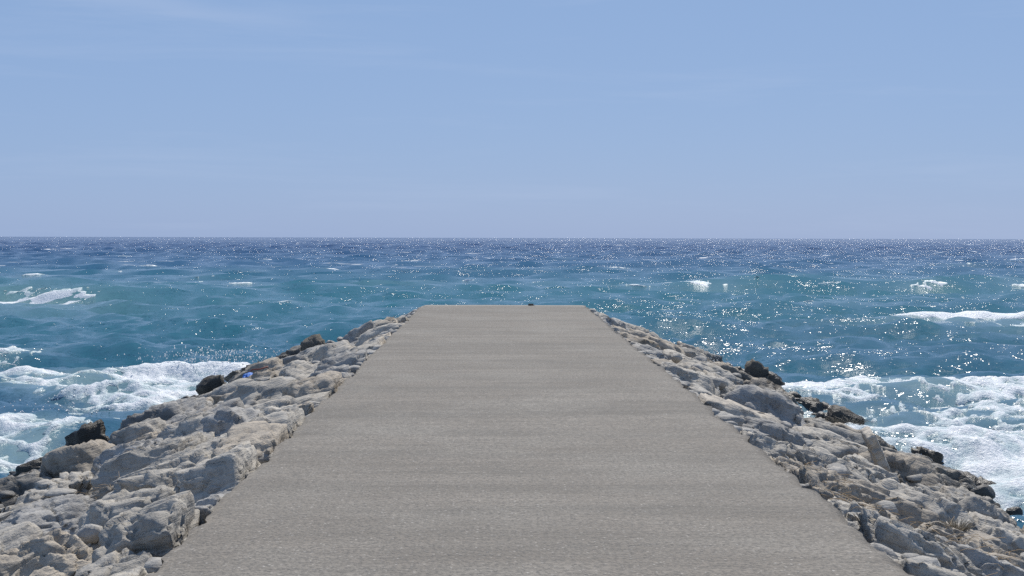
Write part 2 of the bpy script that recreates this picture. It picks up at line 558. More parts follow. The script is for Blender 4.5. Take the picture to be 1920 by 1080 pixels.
# foam regions: (x, y) -> 0..1 masks, in metres on the water
def mask_left(x, y):
    w = vnoise(x * 0.5, y * 0.35, 2.0, 5) * 0.9
    top = 34.6 + 0.22 * (x + 8.5) + w
    a = smooth(top + 0.6, top - 0.9, y) * smooth(22.0 + w, 26.0 + w, y)
    xe = -11.6 + np.clip((30.5 - y) * 0.68, 0, 5) + 0.9 * w
    edge = smooth(xe - 1.3, xe + 1.0, x)
    near = smooth(22.3, 21.2, y + w) * smooth(19.0, 20.2, y) * smooth(-6.6, -7.4, x) * smooth(-10.2, -9.0, x) * 0.8
    back = smooth(34.6, 35.6, y + w) * smooth(37.0, 36.0, y + w) * smooth(-12.0, -14.0, x) * 0.7
    crest = 0 * x
    return np.clip(np.maximum.reduce([a * edge * (0.8 + 0.5 * smooth(30, 33, y)), near, back, crest]), 0, 1.3)


def mask_right(x, y):
    w = vnoise(x * 0.5, y * 0.35, 3.0, 8) * 1.0
    top = 32.2 - 0.10 * (x - 6.5) + w * 0.5
    a = smooth(top + 0.25, top - 0.45, y) * smooth(14.0, 17.0, y)
    fade = 1 - 0.60 * smooth(30.0, 26.0, y) * smooth(19.0, 22.0, y)
    side = 1 - smooth(0.0, 4.0, x - (12.8 + (y - 26) * -0.05) + w)
    roll1 = np.exp(-((y - (30.2 + 0.06 * (x - 9) + 0.4 * w)) / 0.8) ** 2) * 0.35
    roll2 = np.exp(-((y - (25.0 + 0.05 * (x - 9) + 0.5 * w)) / 0.6) ** 2) * 0.25
    return np.clip(a * (fade * np.maximum(side, 0.35) + (roll1 + roll2)), 0, 1)


def build_sea():
    # angles fine across the view, coarser round the sides; rings of growing spacing out to the horizon
    th = np.concatenate([np.linspace(-80, -27, 54, endpoint=False), np.linspace(-27, 27, 620),
                         np.linspace(27, 80, 55)[1:]])
    th = np.radians(th)
    r, rr = [12.0], 12.0
    while rr < 30000:
        px = rr * rr / (3.55 * 1280)
        rr += max(0.10, min(px * 0.6, 1.45 if rr < 450 else rr * (0.0042 if rr < 1500 else 0.03)))
        r.append(rr)
    r = np.array(r)
    TH, RR = np.meshgrid(th, r)
    x, y = RR * np.sin(TH), RR * np.cos(TH)
    sp = np.gradient(r)[:, None] * np.ones_like(TH)
    sp = np.maximum(sp * 0.8, RR * math.radians(0.087) * np.where(np.abs(TH) > math.radians(27), 11, 1))
    z = sea_height(x.ravel(), y.ravel(), sp.ravel())
    v = np.stack([x.ravel(), y.ravel(), z], 1)
    me = mesh_from('sea', v, grid_faces(len(r), len(th)))
    X, Y = x.ravel(), y.ravel()
    aer = np.where(X < 0, mask_left(X, Y) * (X < -2), mask_right(X, Y) * (X > 2))
    nz = fbm(X * 0.6, Y * 0.9, 0.0, 3, 44)
    aer = np.clip(aer * (0.65 + 0.5 * nz), 0, 1) * 0.75
    for (px, py, hx, hy, s, lace) in WHITECAPS:
        g = np.exp(-((X - px) / (hx * 1.3)) ** 2 - ((Y - py + hy * 0.6) / (hy * 1.6)) ** 2)
        aer = np.maximum(aer, g * 0.35 * s)
    add_attr(me, 'aerated', aer)
    o = link('sea', me, M_WATER)
    return tag(o, kind='structure')


# larger breakers out on the water, and one patch of crest sparkle built as foam: x, y, half width, half depth, strength, lacy trail
WHITECAPS = [(-27.2, 70.0, 5.0, 4.0, 1.5, 1), (-22.5, 64.0, 4.6, 6.5, 0.9, 1),
             (18.9, 50.5, 3.6, 2.6, 1.6, 1), (20.2, 47.5, 3.0, 2.6, 0.6, 1), (24.5, 49.0, 2.0, 1.8, 1.1, 0),
             (37.5, 88.0, 3.2, 5.0, 0.9, 1), (-12.0, 69.0, 1.7, 1.6, 0.9, 0),
             (-6.5, 100.0, 2.6, 2.6, 0.85, 0), (-7.5, 86.0, 2.6, 1.2, 0.65, 0), (9.5, 86.5, 3.0, 1.2, 0.6, 0),  # last patch: white foam standing in for bright crest sparkle
             (14.5, 62.0, 3.2, 1.2, 0.55, 0), 
             (27.0, 96.0, 3.0, 1.2, 0.5, 0), (-20.0, 96.0, 2.8, 2.0, 0.7, 0), (11.0, 68.0, 3.2, 0.9, 0.45, 0)]
WHITECAPS = [(a, b, c * (0.8 if 70 < b < 130 else 1), d * (0.42 if 60 < b < 130 and d < 3 else 0.7), e_ * 0.9, f_) for a, b, c, d, e_, f_ in WHITECAPS]
for _ in range(90):
    yy = 60 * math.exp(random.uniform(0.3, 1.5))
    xx = yy * random.uniform(-0.42, 0.42)
    s = random.uniform(0.5, 1.0)
    hx = random.uniform(0.8, 2.6) * (yy / 120) ** 0.6
    WHITECAPS.append((xx, yy, hx, hx * random.uniform(0.25, 0.5) * (1 + yy / 500), s * 0.8, 0))


def lace(x, y, seed):
    wx = x + 0.35 * fbm(x * 1.1, y * 1.1, 0.0, 3, seed)
    wy = y + 0.35 * fbm(x * 1.1, y * 1.1, 7.0, 3, seed + 3)
    f1, f2 = worley(wx * 1.1, wy * 1.3, seed)
    g1, g2 = worley(wx * 2.8, wy * 3.6, seed + 9)
    return np.clip(1 - (f2 - f1) * 2.6, 0, 1) * 0.6 + np.clip(1 - (g2 - g1) * 2.2, 0, 1) * 0.4


def foam_sheet(name, xs, ys, mask, seed):
    X, Y = np.meshgrid(xs, ys)
    x, y = X.ravel(), Y.ravel()
    m = mask(x, y)
    n = fbm(x * 0.9, y * 1.3, 0.0, 5, seed)
    th = m * 1.05 + 1.0 * lace(x, y, seed) + 1.0 * n - 1.18
    th = np.where(m < 0.03, -1, th)
    lump = fbm(x * 3.2, y * 4.0, 0.0, 4, seed + 40)
    z = sea_height(x, y) + np.clip(th, -0.4, 0.8) * (0.07 + 0.09 * lump) + np.where(th < 0, -0.05, 0.012)
    f = grid_faces(len(ys), len(xs))
    keep = (th[f] > -0.10).any(1)
    f = f[keep]
    used = np.unique(f)
    remap = np.full(len(x), -1); remap[used] = np.arange(len(used))
    me = mesh_from(name, np.stack([x, y, z], 1)[used], remap[f])
    add_attr(me, 'thickness', np.clip(th, 0, 1)[used])
    return tag(link(name, me, M_FOAM), kind='stuff')


def build_whitecaps():
    V, F, T, n0 = [], [], [], 0
    for i, (px, py, hx, hy, s, lc) in enumerate(WHITECAPS):
        res = max(py / 1280 * 0.9, 0.05)
        nx = int(min(max(hx * 3.2 / res, 8), 130)); ny = int(min(max(hy * 3.2 / (res * 3), 8), 60))
        X, Y = np.meshgrid(np.linspace(-1.6, 1.6, nx) * hx, np.linspace(-1.6, 1.6, ny) * hy)
        u, w = X.ravel() / hx, Y.ravel() / hy
        x, y = px + X.ravel(), py + Y.ravel()
        bow = 0.5 * vnoise(x / hx * 0.8, np.zeros_like(x), float(i), 60)
        m = np.exp(-np.abs(u) ** 2.4) * np.exp(-((w + bow) / (0.75)) ** 2)
        sc = 2.2 / max(hx, 0.6)
        n = fbm(x * sc * 0.7, y * sc * 2.0, 0.0, 5, 61 + i, 0.62)
        th = 1.25 * m * s - 0.72 + 1.35 * n * (0.25 + 0.75 * m)
        if lc:
            th = th + 0.45 * (lace(x, y, 80 + i) - 0.45)
        th = np.where(m < 0.04, -1, th)
        z = sea_height(x, y, np.maximum(ring_step(np.hypot(x, y)) * 0.8, np.hypot(x, y) * math.radians(0.087))) + np.where(th > 0, -0.01 + np.clip(th, 0, 0.7) * (0.07 + 0.07 * n), -0.01 + np.maximum(th, -0.35) * 1.8)
        f = grid_faces(ny, nx)
        f = f[(th[f] > -0.1).any(1)]
        if not len(f):
            continue
        V.append(np.stack([x, y, z], 1)); F.append(f + n0); T.append(np.clip(th * 1.4, 0, 1)); n0 += len(x)
    me = mesh_from('whitecap_foam', np.concatenate(V), np.concatenate(F))
    add_attr(me, 'thickness', np.concatenate(T))
    tag(link('whitecap_foam', me, M_FOAM), kind='stuff')


build_sea()
foam_sheet('surf_foam', np.arange(-19.0, -4.2, 0.055), np.arange(19.0, 41.0, 0.08), mask_left, 11)
foam_sheet('surf_foam', np.arange(4.6, 18.5, 0.055), np.arange(14.0, 34.0, 0.08), mask_right, 29)
build_whitecaps()


# ------------------------------------------------------------------ the concrete walkway
def pier_z(y):
    return PIER_RISE * y


def build_walkway():
    ys = np.concatenate([np.arange(-2.0, 12, 0.05), np.arange(12, PIER_END, 0.10), [PIER_END]])
    t = np.linspace(0, 1, 46)
    ny, nx = len(ys), len(t)
    zero = np.zeros_like(ys)

    def jag(seed):
        a = 0.035 * fbm(ys * 0.9, zero, 0.0, 3, seed) + 0.032 * fbm(ys * 5.0, zero, 0.0, 3, seed + 5, 0.6) - (0.03 if seed == 14 else -0.03) * smooth(0.25, 0.5, fbm(ys * 3.0, zero, 0.0, 2, seed + 8))
        return a
    lx, rx = PIER_L + jag(3), PIER_R + jag(14)
    X = lx[:, None] + (rx - lx)[:, None] * t[None]
    Y = np.repeat(ys[:, None], nx, 1)
    Y[-1] += 0.05 * fbm(X[-1] * 2.5, 0 * X[-1], 0.0, 4, 33)
    Z = pier_z(Y) + 0.006 * fbm(X * 0.8, Y * 1.3, 0.0, 4, 7) + 0.003 * fbm(X * 1.2, Y * 9, 0.0, 2, 8)
    edge = np.minimum(t, 1 - t)[None] * 4.17
    Z = Z - 0.035 * np.clip(1 - edge / 0.10, 0, 1) * (0.6 + 0.6 * vnoise(X * 3, Y * 4, 0.0, 9))
    rows = [np.stack([X, Y, Z], 2)]
    v = rows[0].reshape(-1, 3)
    f = [grid_faces(ny, nx)]
    # sides and end, rough cast faces going down 0.45 m
    loop = np.concatenate([np.arange(ny) * nx, (ny - 1) * nx + np.arange(1, nx),
                           (np.arange(ny - 2, -1, -1)) * nx + nx - 1])
    n = len(loop)
    prev = loop
    base = len(v)
    allv = [v]
    for j, dz in enumerate((0.12, 0.28, 0.45)):
        p = v[loop].copy()
        p[:, 2] -= dz
        out = 0.04 * fbm(p[:, 0] * 3, p[:, 1] * 3, p[:, 2] * 5, 3, 50 + j)
        p[:, 0] += out + np.where(p[:, 0] > 0.2, -0.015, 0.015)
        allv.append(p)
        cur = base + np.arange(n)
        f.append(np.stack([prev[:-1], prev[1:], cur[1:], cur[:-1]], 1)[:, ::-1])
        prev = cur
        base += n
    me = mesh_from('walkway', np.concatenate(allv), np.concatenate(f))
    tag(link('walkway', me, M_CONC), kind='structure')


build_walkway()


# ------------------------------------------------------------------ the rock banks
def slope_k(s, y):
    t = np.clip((y - 13) / 18, 0, 1)
    return (0.275 + 0.085 * t) if s < 0 else (0.325 + 0.04 * t)


def edge_u(s, x):
    return (PIER_L - x) if s < 0 else (x - PIER_R)


def bank_z(s, u, y):
    z = PIER_RISE * y - 0.07 - slope_k(s, y) * np.maximum(u, 0)
    z = z - 0.5 * np.maximum(WATER + 0.12 - z, 0)
    over = np.maximum(y - (PIER_END - 0.1), 0)
    return z - 0.75 * over


def build_core():
    for s, nm in ((-1, 'embankment'), (1, 'embankment')):
        us = np.linspace(-0.3, 8.5, 60)
        ys = np.arange(-2.0, 38.0, 0.25)
        U, Y = np.meshgrid(us, ys)
        Z = bank_z(s, U, Y) - 0.42 + 0.08 * fbm(U * 1.5, Y * 1.5, 0.0, 3, 70 + s)
        X = np.where(True, s * U + (PIER_L if s < 0 else PIER_R), 0)
        f = grid_faces(len(ys), len(us))
        if s < 0:
            f = f[:, ::-1]
        me = mesh_from(nm, np.stack([X, Y, Z], 2).reshape(-1, 3), f)
        tag(link(nm, me, M_EARTH), kind='structure')
    # the fill below the slab
    y1 = PIER_END - 0.15
    b = np.array([(-2.4, -2, -2.6), (2.8, -2, -2.6), (2.8, y1 + 1.2, -2.6), (-2.4, y1 + 1.2, -2.6),
                  (PIER_L + 0.12, -1.9, -0.42), (PIER_R - 0.12, -1.9, -0.42),
                  (PIER_R - 0.12, y1, -0.30), (PIER_L + 0.12, y1, -0.30)], dtype=float)
    q = np.array([(3, 2, 1, 0), (4, 5, 6, 7), (0, 1, 5, 4), (1, 2, 6, 5), (2, 3, 7, 6), (3, 0, 4, 7)])
    tag(link('embankment', mesh_from('embankment', b, q, False), M_EARTH), kind='structure')


build_core()


def cube_sphere(n):
    """unit directions and quads of a cube sphere with n cells along an edge, vertices shared"""
    g = np.tan(np.linspace(-1, 1, n + 1) * math.pi / 4)
    vs, fs, base = [], [], 0
    A, B = np.meshgrid(g, g)
    one = np.ones_like(A)
    for ax, sgn in ((0, 1), (0, -1), (1, 1), (1, -1), (2, 1), (2, -1)):
        c = [None] * 3
        c[ax] = one * sgn; c[(ax + 1) % 3] = A; c[(ax + 2) % 3] = B
        vs.append(np.stack(c, 2).reshape(-1, 3))
        f = grid_faces(n + 1, n + 1) + base
        fs.append(f if sgn > 0 else f[:, ::-1])
        base += (n + 1) ** 2
    v = np.concatenate(vs); f = np.concatenate(fs)
    v /= np.linalg.norm(v, axis=1)[:, None]
    key = np.round(v * 1e5).astype(np.int64)
    _, idx, inv = np.unique(key, axis=0, return_index=True, return_inverse=True)
    return v[idx], inv.reshape(-1)[f]


SPHERES = {n: cube_sphere(n) for n in (4, 8, 13, 20, 30, 42)}


def rock_mesh(name, planes, res, seed, size, squash=0.62, rough=1.0, p=16.0):
    """a broken stone: the rounded intersection of half-spaces (unit normal, distance), split along beds,
    chipped and pitted"""
    d, f = SPHERES[res]
    d = d * np.array([1, 1, squash]); d = d / np.linalg.norm(d, axis=1)[:, None]
    acc = np.zeros(len(d))
    for n, dist in planes:
        t = np.maximum(d @ n, 0) / max(dist, 0.04)
        acc += t ** p
    r = (acc + 1e-9) ** (-1.0 / p)
    r = np.minimum(r, size * 2.2)
    v = d * r[:, None]
    o = seed * 7.31
    rs = np.random.default_rng(seed)
    x, y, z = v[:, 0] + o, v[:, 1] - o, v[:, 2] + 0.5 * o
    # broken faces: plates that tilt this way and that, with steps between them
    wx = 0.10 * size * vnoise(x * 4 / size, y * 4 / size, z * 4 / size, seed + 2)
    c1 = 0.62 * size
    disp = 0.22 * c1 * facet(0.6 * (x + wx) / c1, (y + wx) / c1, z / (0.7 * c1), seed)
    c2 = 0.24 * size
    disp += 0.24 * c2 * facet(0.55 * (x - wx) / c2, (y + wx) / c2, (z + wx) / (0.6 * c2), seed + 4)
    # ledges along the bedding
    bn = np.array([rs.normal(0, 0.18), -abs(rs.normal(0.40, 0.15)), 1.0]); bn /= np.linalg.norm(bn)
    bt = rs.uniform(0.11, 0.22)
    q = (v @ bn) / bt + 0.9 * fbm(x * 1.7, y * 1.7, z * 1.7, 3, seed + 7)
    saw = q - np.floor(q)
    disp += 0.048 * rough * (smooth(0.0, 0.80, saw) - smooth(0.92, 1.0, saw) - 0.3)
    # joints
    jn = np.array([rs.normal(), rs.normal(), 0.2]); jn /= np.linalg.norm(jn)
    jq = (v @ jn) / rs.uniform(0.25, 0.5) + 0.6 * fbm(x * 2, y * 2, z * 2, 2, seed + 9)
    jd = np.abs(jq - np.round(jq))
    disp -= 0.030 * rough * smooth(0.06, 0.0, jd)
    # weathered relief and pits
    disp += 0.020 * rough * fbm(x * 3.4, y * 5.6, z * 7.0, 4, seed + 3, 0.6, True)
    disp -= 0.026 * rough * smooth(0.22, 0.5, fbm(x * 5, y * 5, z * 8, 4, seed + 13))
    v = v + d * disp[:, None]
    me = mesh_from(name, v, f)
    return me


# stones one can pick out in the photograph: x, y, weight, height offset, tint, tilt (deg outward, deg away), extra
PALE, GREY, TAN, DARK, CREAM = 'pale', 'grey', 'tan', 'dark', 'cream'
TINT = {'pale': (1.08, 1.05, 1.0), 'grey': (0.90, 0.91, 0.93), 'tan': (1.0, 0.92, 0.82),
        'dark': (0.32, 0.30, 0.27), 'cream': (1.30, 1.22, 1.12)}
TINT_WORD = {'pale': 'pale grey', 'grey': 'mid grey', 'tan': 'tan stained', 'dark': 'dark brown', 'cream': 'creamy white'}
NEAR_L = [(-2.32, 8.66, .12, .16, PALE, 4, -6), (-2.44, 8.0, .0, .0, PALE, 2, 2), (-3.45, 9.3, .0, .05, TAN, 8, -10),
          (-2.14, 9.3, -.05, .02, GREY, -3, -4), (-2.25, 10.9, .2, .14, PALE, 6, -3), (-2.95, 11.94, .15, .10, PALE, 3, -2),
          (-3.04, 10.6, .2, .05, PALE, 0, 3), (-4.1, 11.6, .3, .05, GREY, 2, 3), (-4.78, 13.96, .25, .03, PALE, -2, 2),
          (-3.85, 12.6, .0, -.10, TAN, 5, -6), (-4.4, 10.3, .1, .0, PALE, 3, 4), (-5.9, 15.8, .1, .02, PALE, 0, 0),
          (-5.3, 16.2, .15, .18, TAN, 4, -8), (-4.1, 14.5, .02, .12, GREY, -6, -10), (-3.5, 13.6, .0, .12, PALE, 2, -6),
          (-2.2, 11.95, .1, .12, TAN, -8, 6), (-2.9, 13.35, .15, .04, PALE, 2, 4), (-2.15, 13.15, .0, .18, PALE, -12, -6),
          (-3.15, 15.0, .0, .14, GREY, 8, -16), (-3.95, 16.5, .12, .10, PALE, 2, -6), (-5.07, 18.2, .08, .12, PALE, 4, -8),
          (-6.5, 20.3, -.1, .20, DARK, 6, -14), (-7.6, 21.6, .1, .10, TAN, 3, -5), (-6.8, 18.9, .1, .05, TAN, 3, -3),
          (-3.7, 19.4, .2, .12, PALE, 3, -8), (-4.2, 18.1, .1, .08, GREY, 3, -8), (-2.7, 15.6, .1, .08, PALE, -4, -4),
          (-6.0, 27.0, .1, .22, DARK, 5, -12), (-4.6, 32.4, .05, .22, DARK, 5, -10), (-2.45, 20.2, .05, .12, GREY, 0, -8)]
NEAR_R = [(2.75, 15.0, .2, .06, CREAM, 0, 2), (4.15, 19.1, .2, .18, GREY, 10, -10), (6.0, 29.2, -.15, .22, DARK, 14, -14),
          (2.6, 12.7, .05, .04, PALE, 0, -6), (2.7, 11.5, -.05, -.06, TAN, 0, -6), (3.13, 14.4, .02, .06, GREY, 3, -6),
          (3.3, 12.9, .12, .04, PALE, 3, 0), (4.16, 16.1, .15, .05, PALE, 3, -4), (4.1, 13.9, .12, .0, PALE, 2, 3),
          (5.0, 15.4, .08, .20, TAN, 4, -14), (5.9, 16.8, .15, .06, PALE, 3, 0), (6.1, 22.1, .1, .12, DARK, 8, -8),
          (2.7, 10.5, .05, .10, TAN, -6, -6), (3.35, 11.4, .02, .0, TAN, 3, -6), (3.0, 10.2, .0, -.06, TAN, 4, -8),
          (4.05, 11.8, .25, .10, PALE, 6, -4), (5.3, 14.0, .2, .02, PALE, 0, 4), (6.7, 17.3, .08, .08, GREY, 6, -6),
          (2.95, 8.8, .08, .08, PALE, 4, -8), (3.4, 9.1, .02, .06, GREY, 6, -8), (2.7, 9.4, .0, .0, PALE, 0, 0),
          (3.8, 10.4, .1, .0, TAN, 3, 0), (4.9, 13.0, .1, .08, PALE, 6, -6), (4.7, 11.6, .15, .0, PALE, 2, 3),
          (2.55, 7.8, .05, .0, PALE, 0, -4), (3.85, 9.5, .1, .04, TAN, 3, -3), (6.7, 19.6, .05, .10, DARK, 6, -6)]


def seeds_for(s):
    manual = NEAR_L if s < 0 else NEAR_R
    out = [(edge_u(s, m[0]), m[1], *m[2:]) for m in manual]
    rs = random.Random(5 if s < 0 else 12)
    umax = lambda y: (6.4 - 0.055 * (y - 15)) if s < 0 else 5.6
    tries = 0
    pts = [(a[0], a[1]) for a in out]
    while tries < 14000:
        tries += 1
        u = rs.uniform(0.22, 6.6); y = rs.uniform(4.0, PIER_END + 1.6)
        if rs.random() < 0.35:
            u = rs.uniform(0.25, 0.5)
        if u > umax(y) or float(bank_z(s, u, y)) < WATER - 0.12:
            continue
        md = 0.98 + 0.20 * vnoise(np.array([u * 0.6]), np.array([y * 0.4]), np.array([0.0]), 3 if s < 0 else 4)[0]
        if u < 0.6:
            md *= 0.9
        if y > 27:
            md *= 0.95
        ok = True
        for (a, b) in pts:
            if ((a - u) * 0.84) ** 2 + ((b - y) * 1.06) ** 2 < md * md:
                ok = False
                break
        if not ok:
            continue
        pts.append((u, y))
        tint = rs.choices([PALE, GREY, TAN, CREAM], [5, 3, 2.2, .35])[0]
        out.append((u, y, rs.uniform(-0.08, 0.14), max(-0.22, min(0.2, rs.gauss(0.0, 0.075))), tint,
                    rs.gauss(1, 4), rs.gauss(-5, 5)))
    return out


ORD = ['first', 'second', 'third', 'fourth', 'fifth', 'sixth', 'seventh', 'eighth', 'ninth', 'tenth', 'eleventh',
       'twelfth', 'thirteenth', 'fourteenth', 'fifteenth', 'sixteenth', 'seventeenth', 'eighteenth', 'nineteenth',
       'twentieth', 'twenty-first', 'twenty-second', 'twenty-third', 'twenty-fourth', 'twenty-fifth', 'twenty-sixth']


def build_bank(s):
    side = 'left' if s < 0 else 'right'
    sd = seeds_for(s)
    U = np.array([a[0] for a in sd]); Y = np.array([a[1] for a in sd])
    Wt = np.array([a[2] for a in sd])
    E3y = np.array([0, 1.0, 0])
    rows = {}
    for i, (u, y, w, ho, tint, to, ta) in enumerate(sd):
        k = float(slope_k(s, y))
        e1 = np.array([s * 1.0, 0, -k]); e1 /= np.linalg.norm(e1)
        e2 = np.array([0, 1.0, PIER_RISE])
        e3 = np.cross(e1, e2) * (1 if s > 0 else -1)
        e3 /= np.linalg.norm(e3)
        du = (U - u) * math.sqrt(1 + k * k); dy = Y - y
        dist = np.hypot(du, dy)
        nb = [j for j in np.argsort(dist)[1:14] if dist[j] < 2.2]
        rs = np.random.default_rng(1000 * (s + 2) + i)
        planes = []
        size = 0.5
        depth = 0.26
        offs = []
        for j in nb:
            L = dist[j]
            off = L / 2 + (w - Wt[j]) * 0.45 + rs.uniform(-0.03, 0.06)
            off = min(max(off, 0.16), 1.0)
            lean = rs.uniform(-0.10, 0.22)
            n = np.array([du[j] / L, dy[j] / L, lean]); n /= np.linalg.norm(n)
            planes.append((n, off)); offs.append(off)
        for a in range(8):      # keep open sides bounded
            t = a * math.pi / 4 + rs.uniform(-.2, .2)
            n = np.array([math.cos(t), math.sin(t), rs.uniform(0, .3)]); n /= np.linalg.norm(n)
            lim = 0.26 if tint == DARK else 0.36 if u > 4.4 else 0.62
            planes.append((n, rs.uniform(lim, lim * 1.42)))
        if u < 0.9:             # the slab's edge
            planes.append((np.array([-1.0, 0, 0.05]), max(u - rs.choice([0.0, 0.03, 0.07, 0.2], p=[.3, .35, .2, .15]) - 0.08, 0.14)))
        tt = np.array([math.sin(R(to)) * 1.0, math.sin(R(-ta)) * 1.0, 1.0]); tt /= np.linalg.norm(tt)
        if s > 0:
            ho, ta = (ho * 0.6, ta * 0.6) if tint != DARK else (ho, ta)
        if y > 30.5 and u < 1.2:
            ho = min(ho, -0.04)
        top = depth + ho
        planes.append((tt, max(top, 0.1)))
        for _ in range(rs.integers(4, 9)):
            t = rs.uniform(0, 6.283)
            el = rs.uniform(0.5, 1.1)
            n = np.array([math.cos(t) * math.cos(el), math.sin(t) * math.cos(el), math.sin(el)])
            planes.append((n, max(top, 0.12) * rs.uniform(0.92, 1.25) + 0.06))
        planes.append((np.array([0, 0, -1.0]), 0.32))
        size = float(np.clip(np.mean(sorted(offs)[:5]) if offs else 0.45, 0.28, 0.8))
        xw = abs(s * u + (PIER_L if s < 0 else PIER_R))
        res = 42 if y < 10.5 else 30 if y < 15 else 20 if y < 22 else 13
        if xw > 0.43 * y + 0.5 or y < 6.3:      # outside the picture
            res = 20
        shape = 'boulder'
        me = rock_mesh('boulder', planes, res, 100 + i + (500 if s > 0 else 0), size, 0.7,
                       rough=1.0 if y < 24 else 1.25, p=float(rs.choice([22, 34, 46])))
        z = float(bank_z(s, u, y))
        base = np.array([s * u + (PIER_L if s < 0 else PIER_R), y, z]) - e3 * depth
        o = link('boulder', me, M_ROCK)
        m = Matrix(((e1[0], e2[0], e3[0], base[0]), (e1[1], e2[1], e3[1], base[1]),
                    (e1[2], e2[2], e3[2], base[2]), (0, 0, 0, 1)))
        if s < 0:               # e1 points to -X: keep the stone unmirrored by swapping to a rotation
            pass
        o.matrix_world = m
        c = TINT[tint]
        jit = rs.uniform(0.90, 1.10)
        o.color = (c[0] * jit, c[1] * jit, c[2] * jit, 1)
        row = 0 if u < 0.75 else 1 if u < 1.7 else 2 if u < 2.9 else 3 if u < 4.1 else 4
        rows.setdefault(row, []).append((y, o, tint, ho, size))
    for row, lst in rows.items():
        lst.sort(key=lambda a: a[0])
        lst_in = lst
        n = len(lst_in)
        for q, (y, o, tint, ho, size) in enumerate(lst_in):
            big = 'large ' if size > 0.50 else 'small ' if size < 0.36 else ''
            form = 'raised ' if ho > 0.11 else 'sunken ' if ho < -0.09 else ''
            where = ['touching the walkway', 'second from the walkway', 'at mid slope', 'low on the slope', 'at the waterline'][row]
            if q < n / 2:
                count = (ORD[q] + ' from the near end') if q else 'at the near end'
            else:
                b = n - 1 - q
                count = (ORD[b] + ' from the sea end') if b else 'at the sea end'
            tag(o, '%s%s%s boulder %s, %s bank, %s' % (form, big, TINT_WORD[tint], where, side, count), 'boulder',
                'boulders of the %s bank' % side)
    print(side, 'boulders', len(sd))
    return sd


SEEDS = {s: build_bank(s) for s in (-1, 1)}


# ------------------------------------------------------------------ small stones wedged between the boulders
def build_rubble(s):
    rs = np.random.default_rng(77 + s)
    d, f = SPHERES[4]
    V, F, n0 = [], [], 0
    for i in range(420):
        u = rs.uniform(0.02, 5.5) if rs.random() < 0.6 else rs.uniform(0.02, 0.35)
        y = rs.uniform(6.5, PIER_END + 0.5)
        sz = rs.uniform(0.04, 0.13)
        r = 1 + 0.3 * fbm(d[:, 0] * 1.5 + i, d[:, 1] * 1.5, d[:, 2] * 1.5, 2, i)
        for _ in range(5):
            n = rs.normal(size=3); n /= np.linalg.norm(n)
            r = np.minimum(r, 0.75 / np.maximum(d @ n, 0.05))
        v = d * r[:, None] * sz * np.array([rs.uniform(.8, 1.5), rs.uniform(.8, 1.5), rs.uniform(.5, .9)])
        z = float(bank_z(s, u, y)) - rs.uniform(0.02, 0.16)
        v = v + np.array([s * u + (PIER_L if s < 0 else PIER_R), y, z])
        V.append(v); F.append(f + n0); n0 += len(v)
    me = mesh_from('rubble', np.concatenate(V), np.concatenate(F))
    tag(link('rubble', me, M_ROCK), kind='stuff')


build_rubble(-1)
build_rubble(1)


# ------------------------------------------------------------------ small things
bpy.context.view_layer.update()
DG = bpy.context.evaluated_depsgraph_get()


def on_bank(s, x, y):
    """height of the stone surface under (x, y)"""
    hit, loc, *_ = SC.ray_cast(DG, Vector((x, y, 4.0)), Vector((0, 0, -1)))
    return max(loc.z if hit else -9, float(bank_z(s, edge_u(s, x), y)) - 0.1)


def loose_stone(name, x, y, z, planes, size, tint, res, seed, label, rot=(0, 0, 0), mat=None):
    me = rock_mesh(name, planes, res, seed, size, 1.0, 0.5, 40.0)
    o = link(name, me, mat or M_ROCK, (x, y, z))
    o.rotation_euler = rot
    c = TINT[tint]
    o.color = (c[0], c[1], c[2], 1)
    return tag(o, label, 'stone')


def box_planes(a, b, c):
    return [(np.array(n, dtype=float), d) for n, d in
            (((1, 0, 0), a), ((-1, 0, 0), a), ((0, 1, 0), b), ((0, -1, 0), b), ((0, 0, 1), c), ((0, 0, -1), c))]


loose_stone('rock_slab', 4.42, 14.75, float(bank_z(1, edge_u(1, 4.42), 14.75)) + 0.12, box_planes(0.055, 0.20, 0.24), 0.2, CREAM, 20, 901,
            'thin pale slab of stone standing on edge among the right bank boulders', (R(6), R(-24), R(-8)))
loose_stone('stone', 0.92, 33.55, pier_z(33.55) + 0.005, box_planes(0.07, 0.04, 0.03), 0.06, DARK, 8, 905,
            'small dark stone lying on the far end of the concrete walkway', (0, 0, 0.4))


def tube(path, radii, sides=6):
    path = [Vector(p) for p in path]
    V, F = [], []
    for i, p in enumerate(path):
        t = (path[min(i + 1, len(path) - 1)] - path[max(i - 1, 0)]).normalized()
        a = t.orthogonal().normalized(); b = t.cross(a)
        for j in range(sides):
            w = 6.28318 * j / sides
            V.append(p + (a * math.cos(w) + b * math.sin(w)) * radii[i])
    for i in range(len(path) - 1):
        for j in range(sides):
            j2 = (j + 1) % sides
            F.append((i * sides + j, i * sides + j2, (i + 1) * sides + j2, (i + 1) * sides + j))
    return V, F


def join(parts):
    V, F, n0 = [], [], 0
    for v, f in parts:
        V.extend([tuple(p) for p in v]); F.extend([tuple(a + n0 for a in q) for q in f]); n0 += len(v)
    return np.array(V), np.array(F)


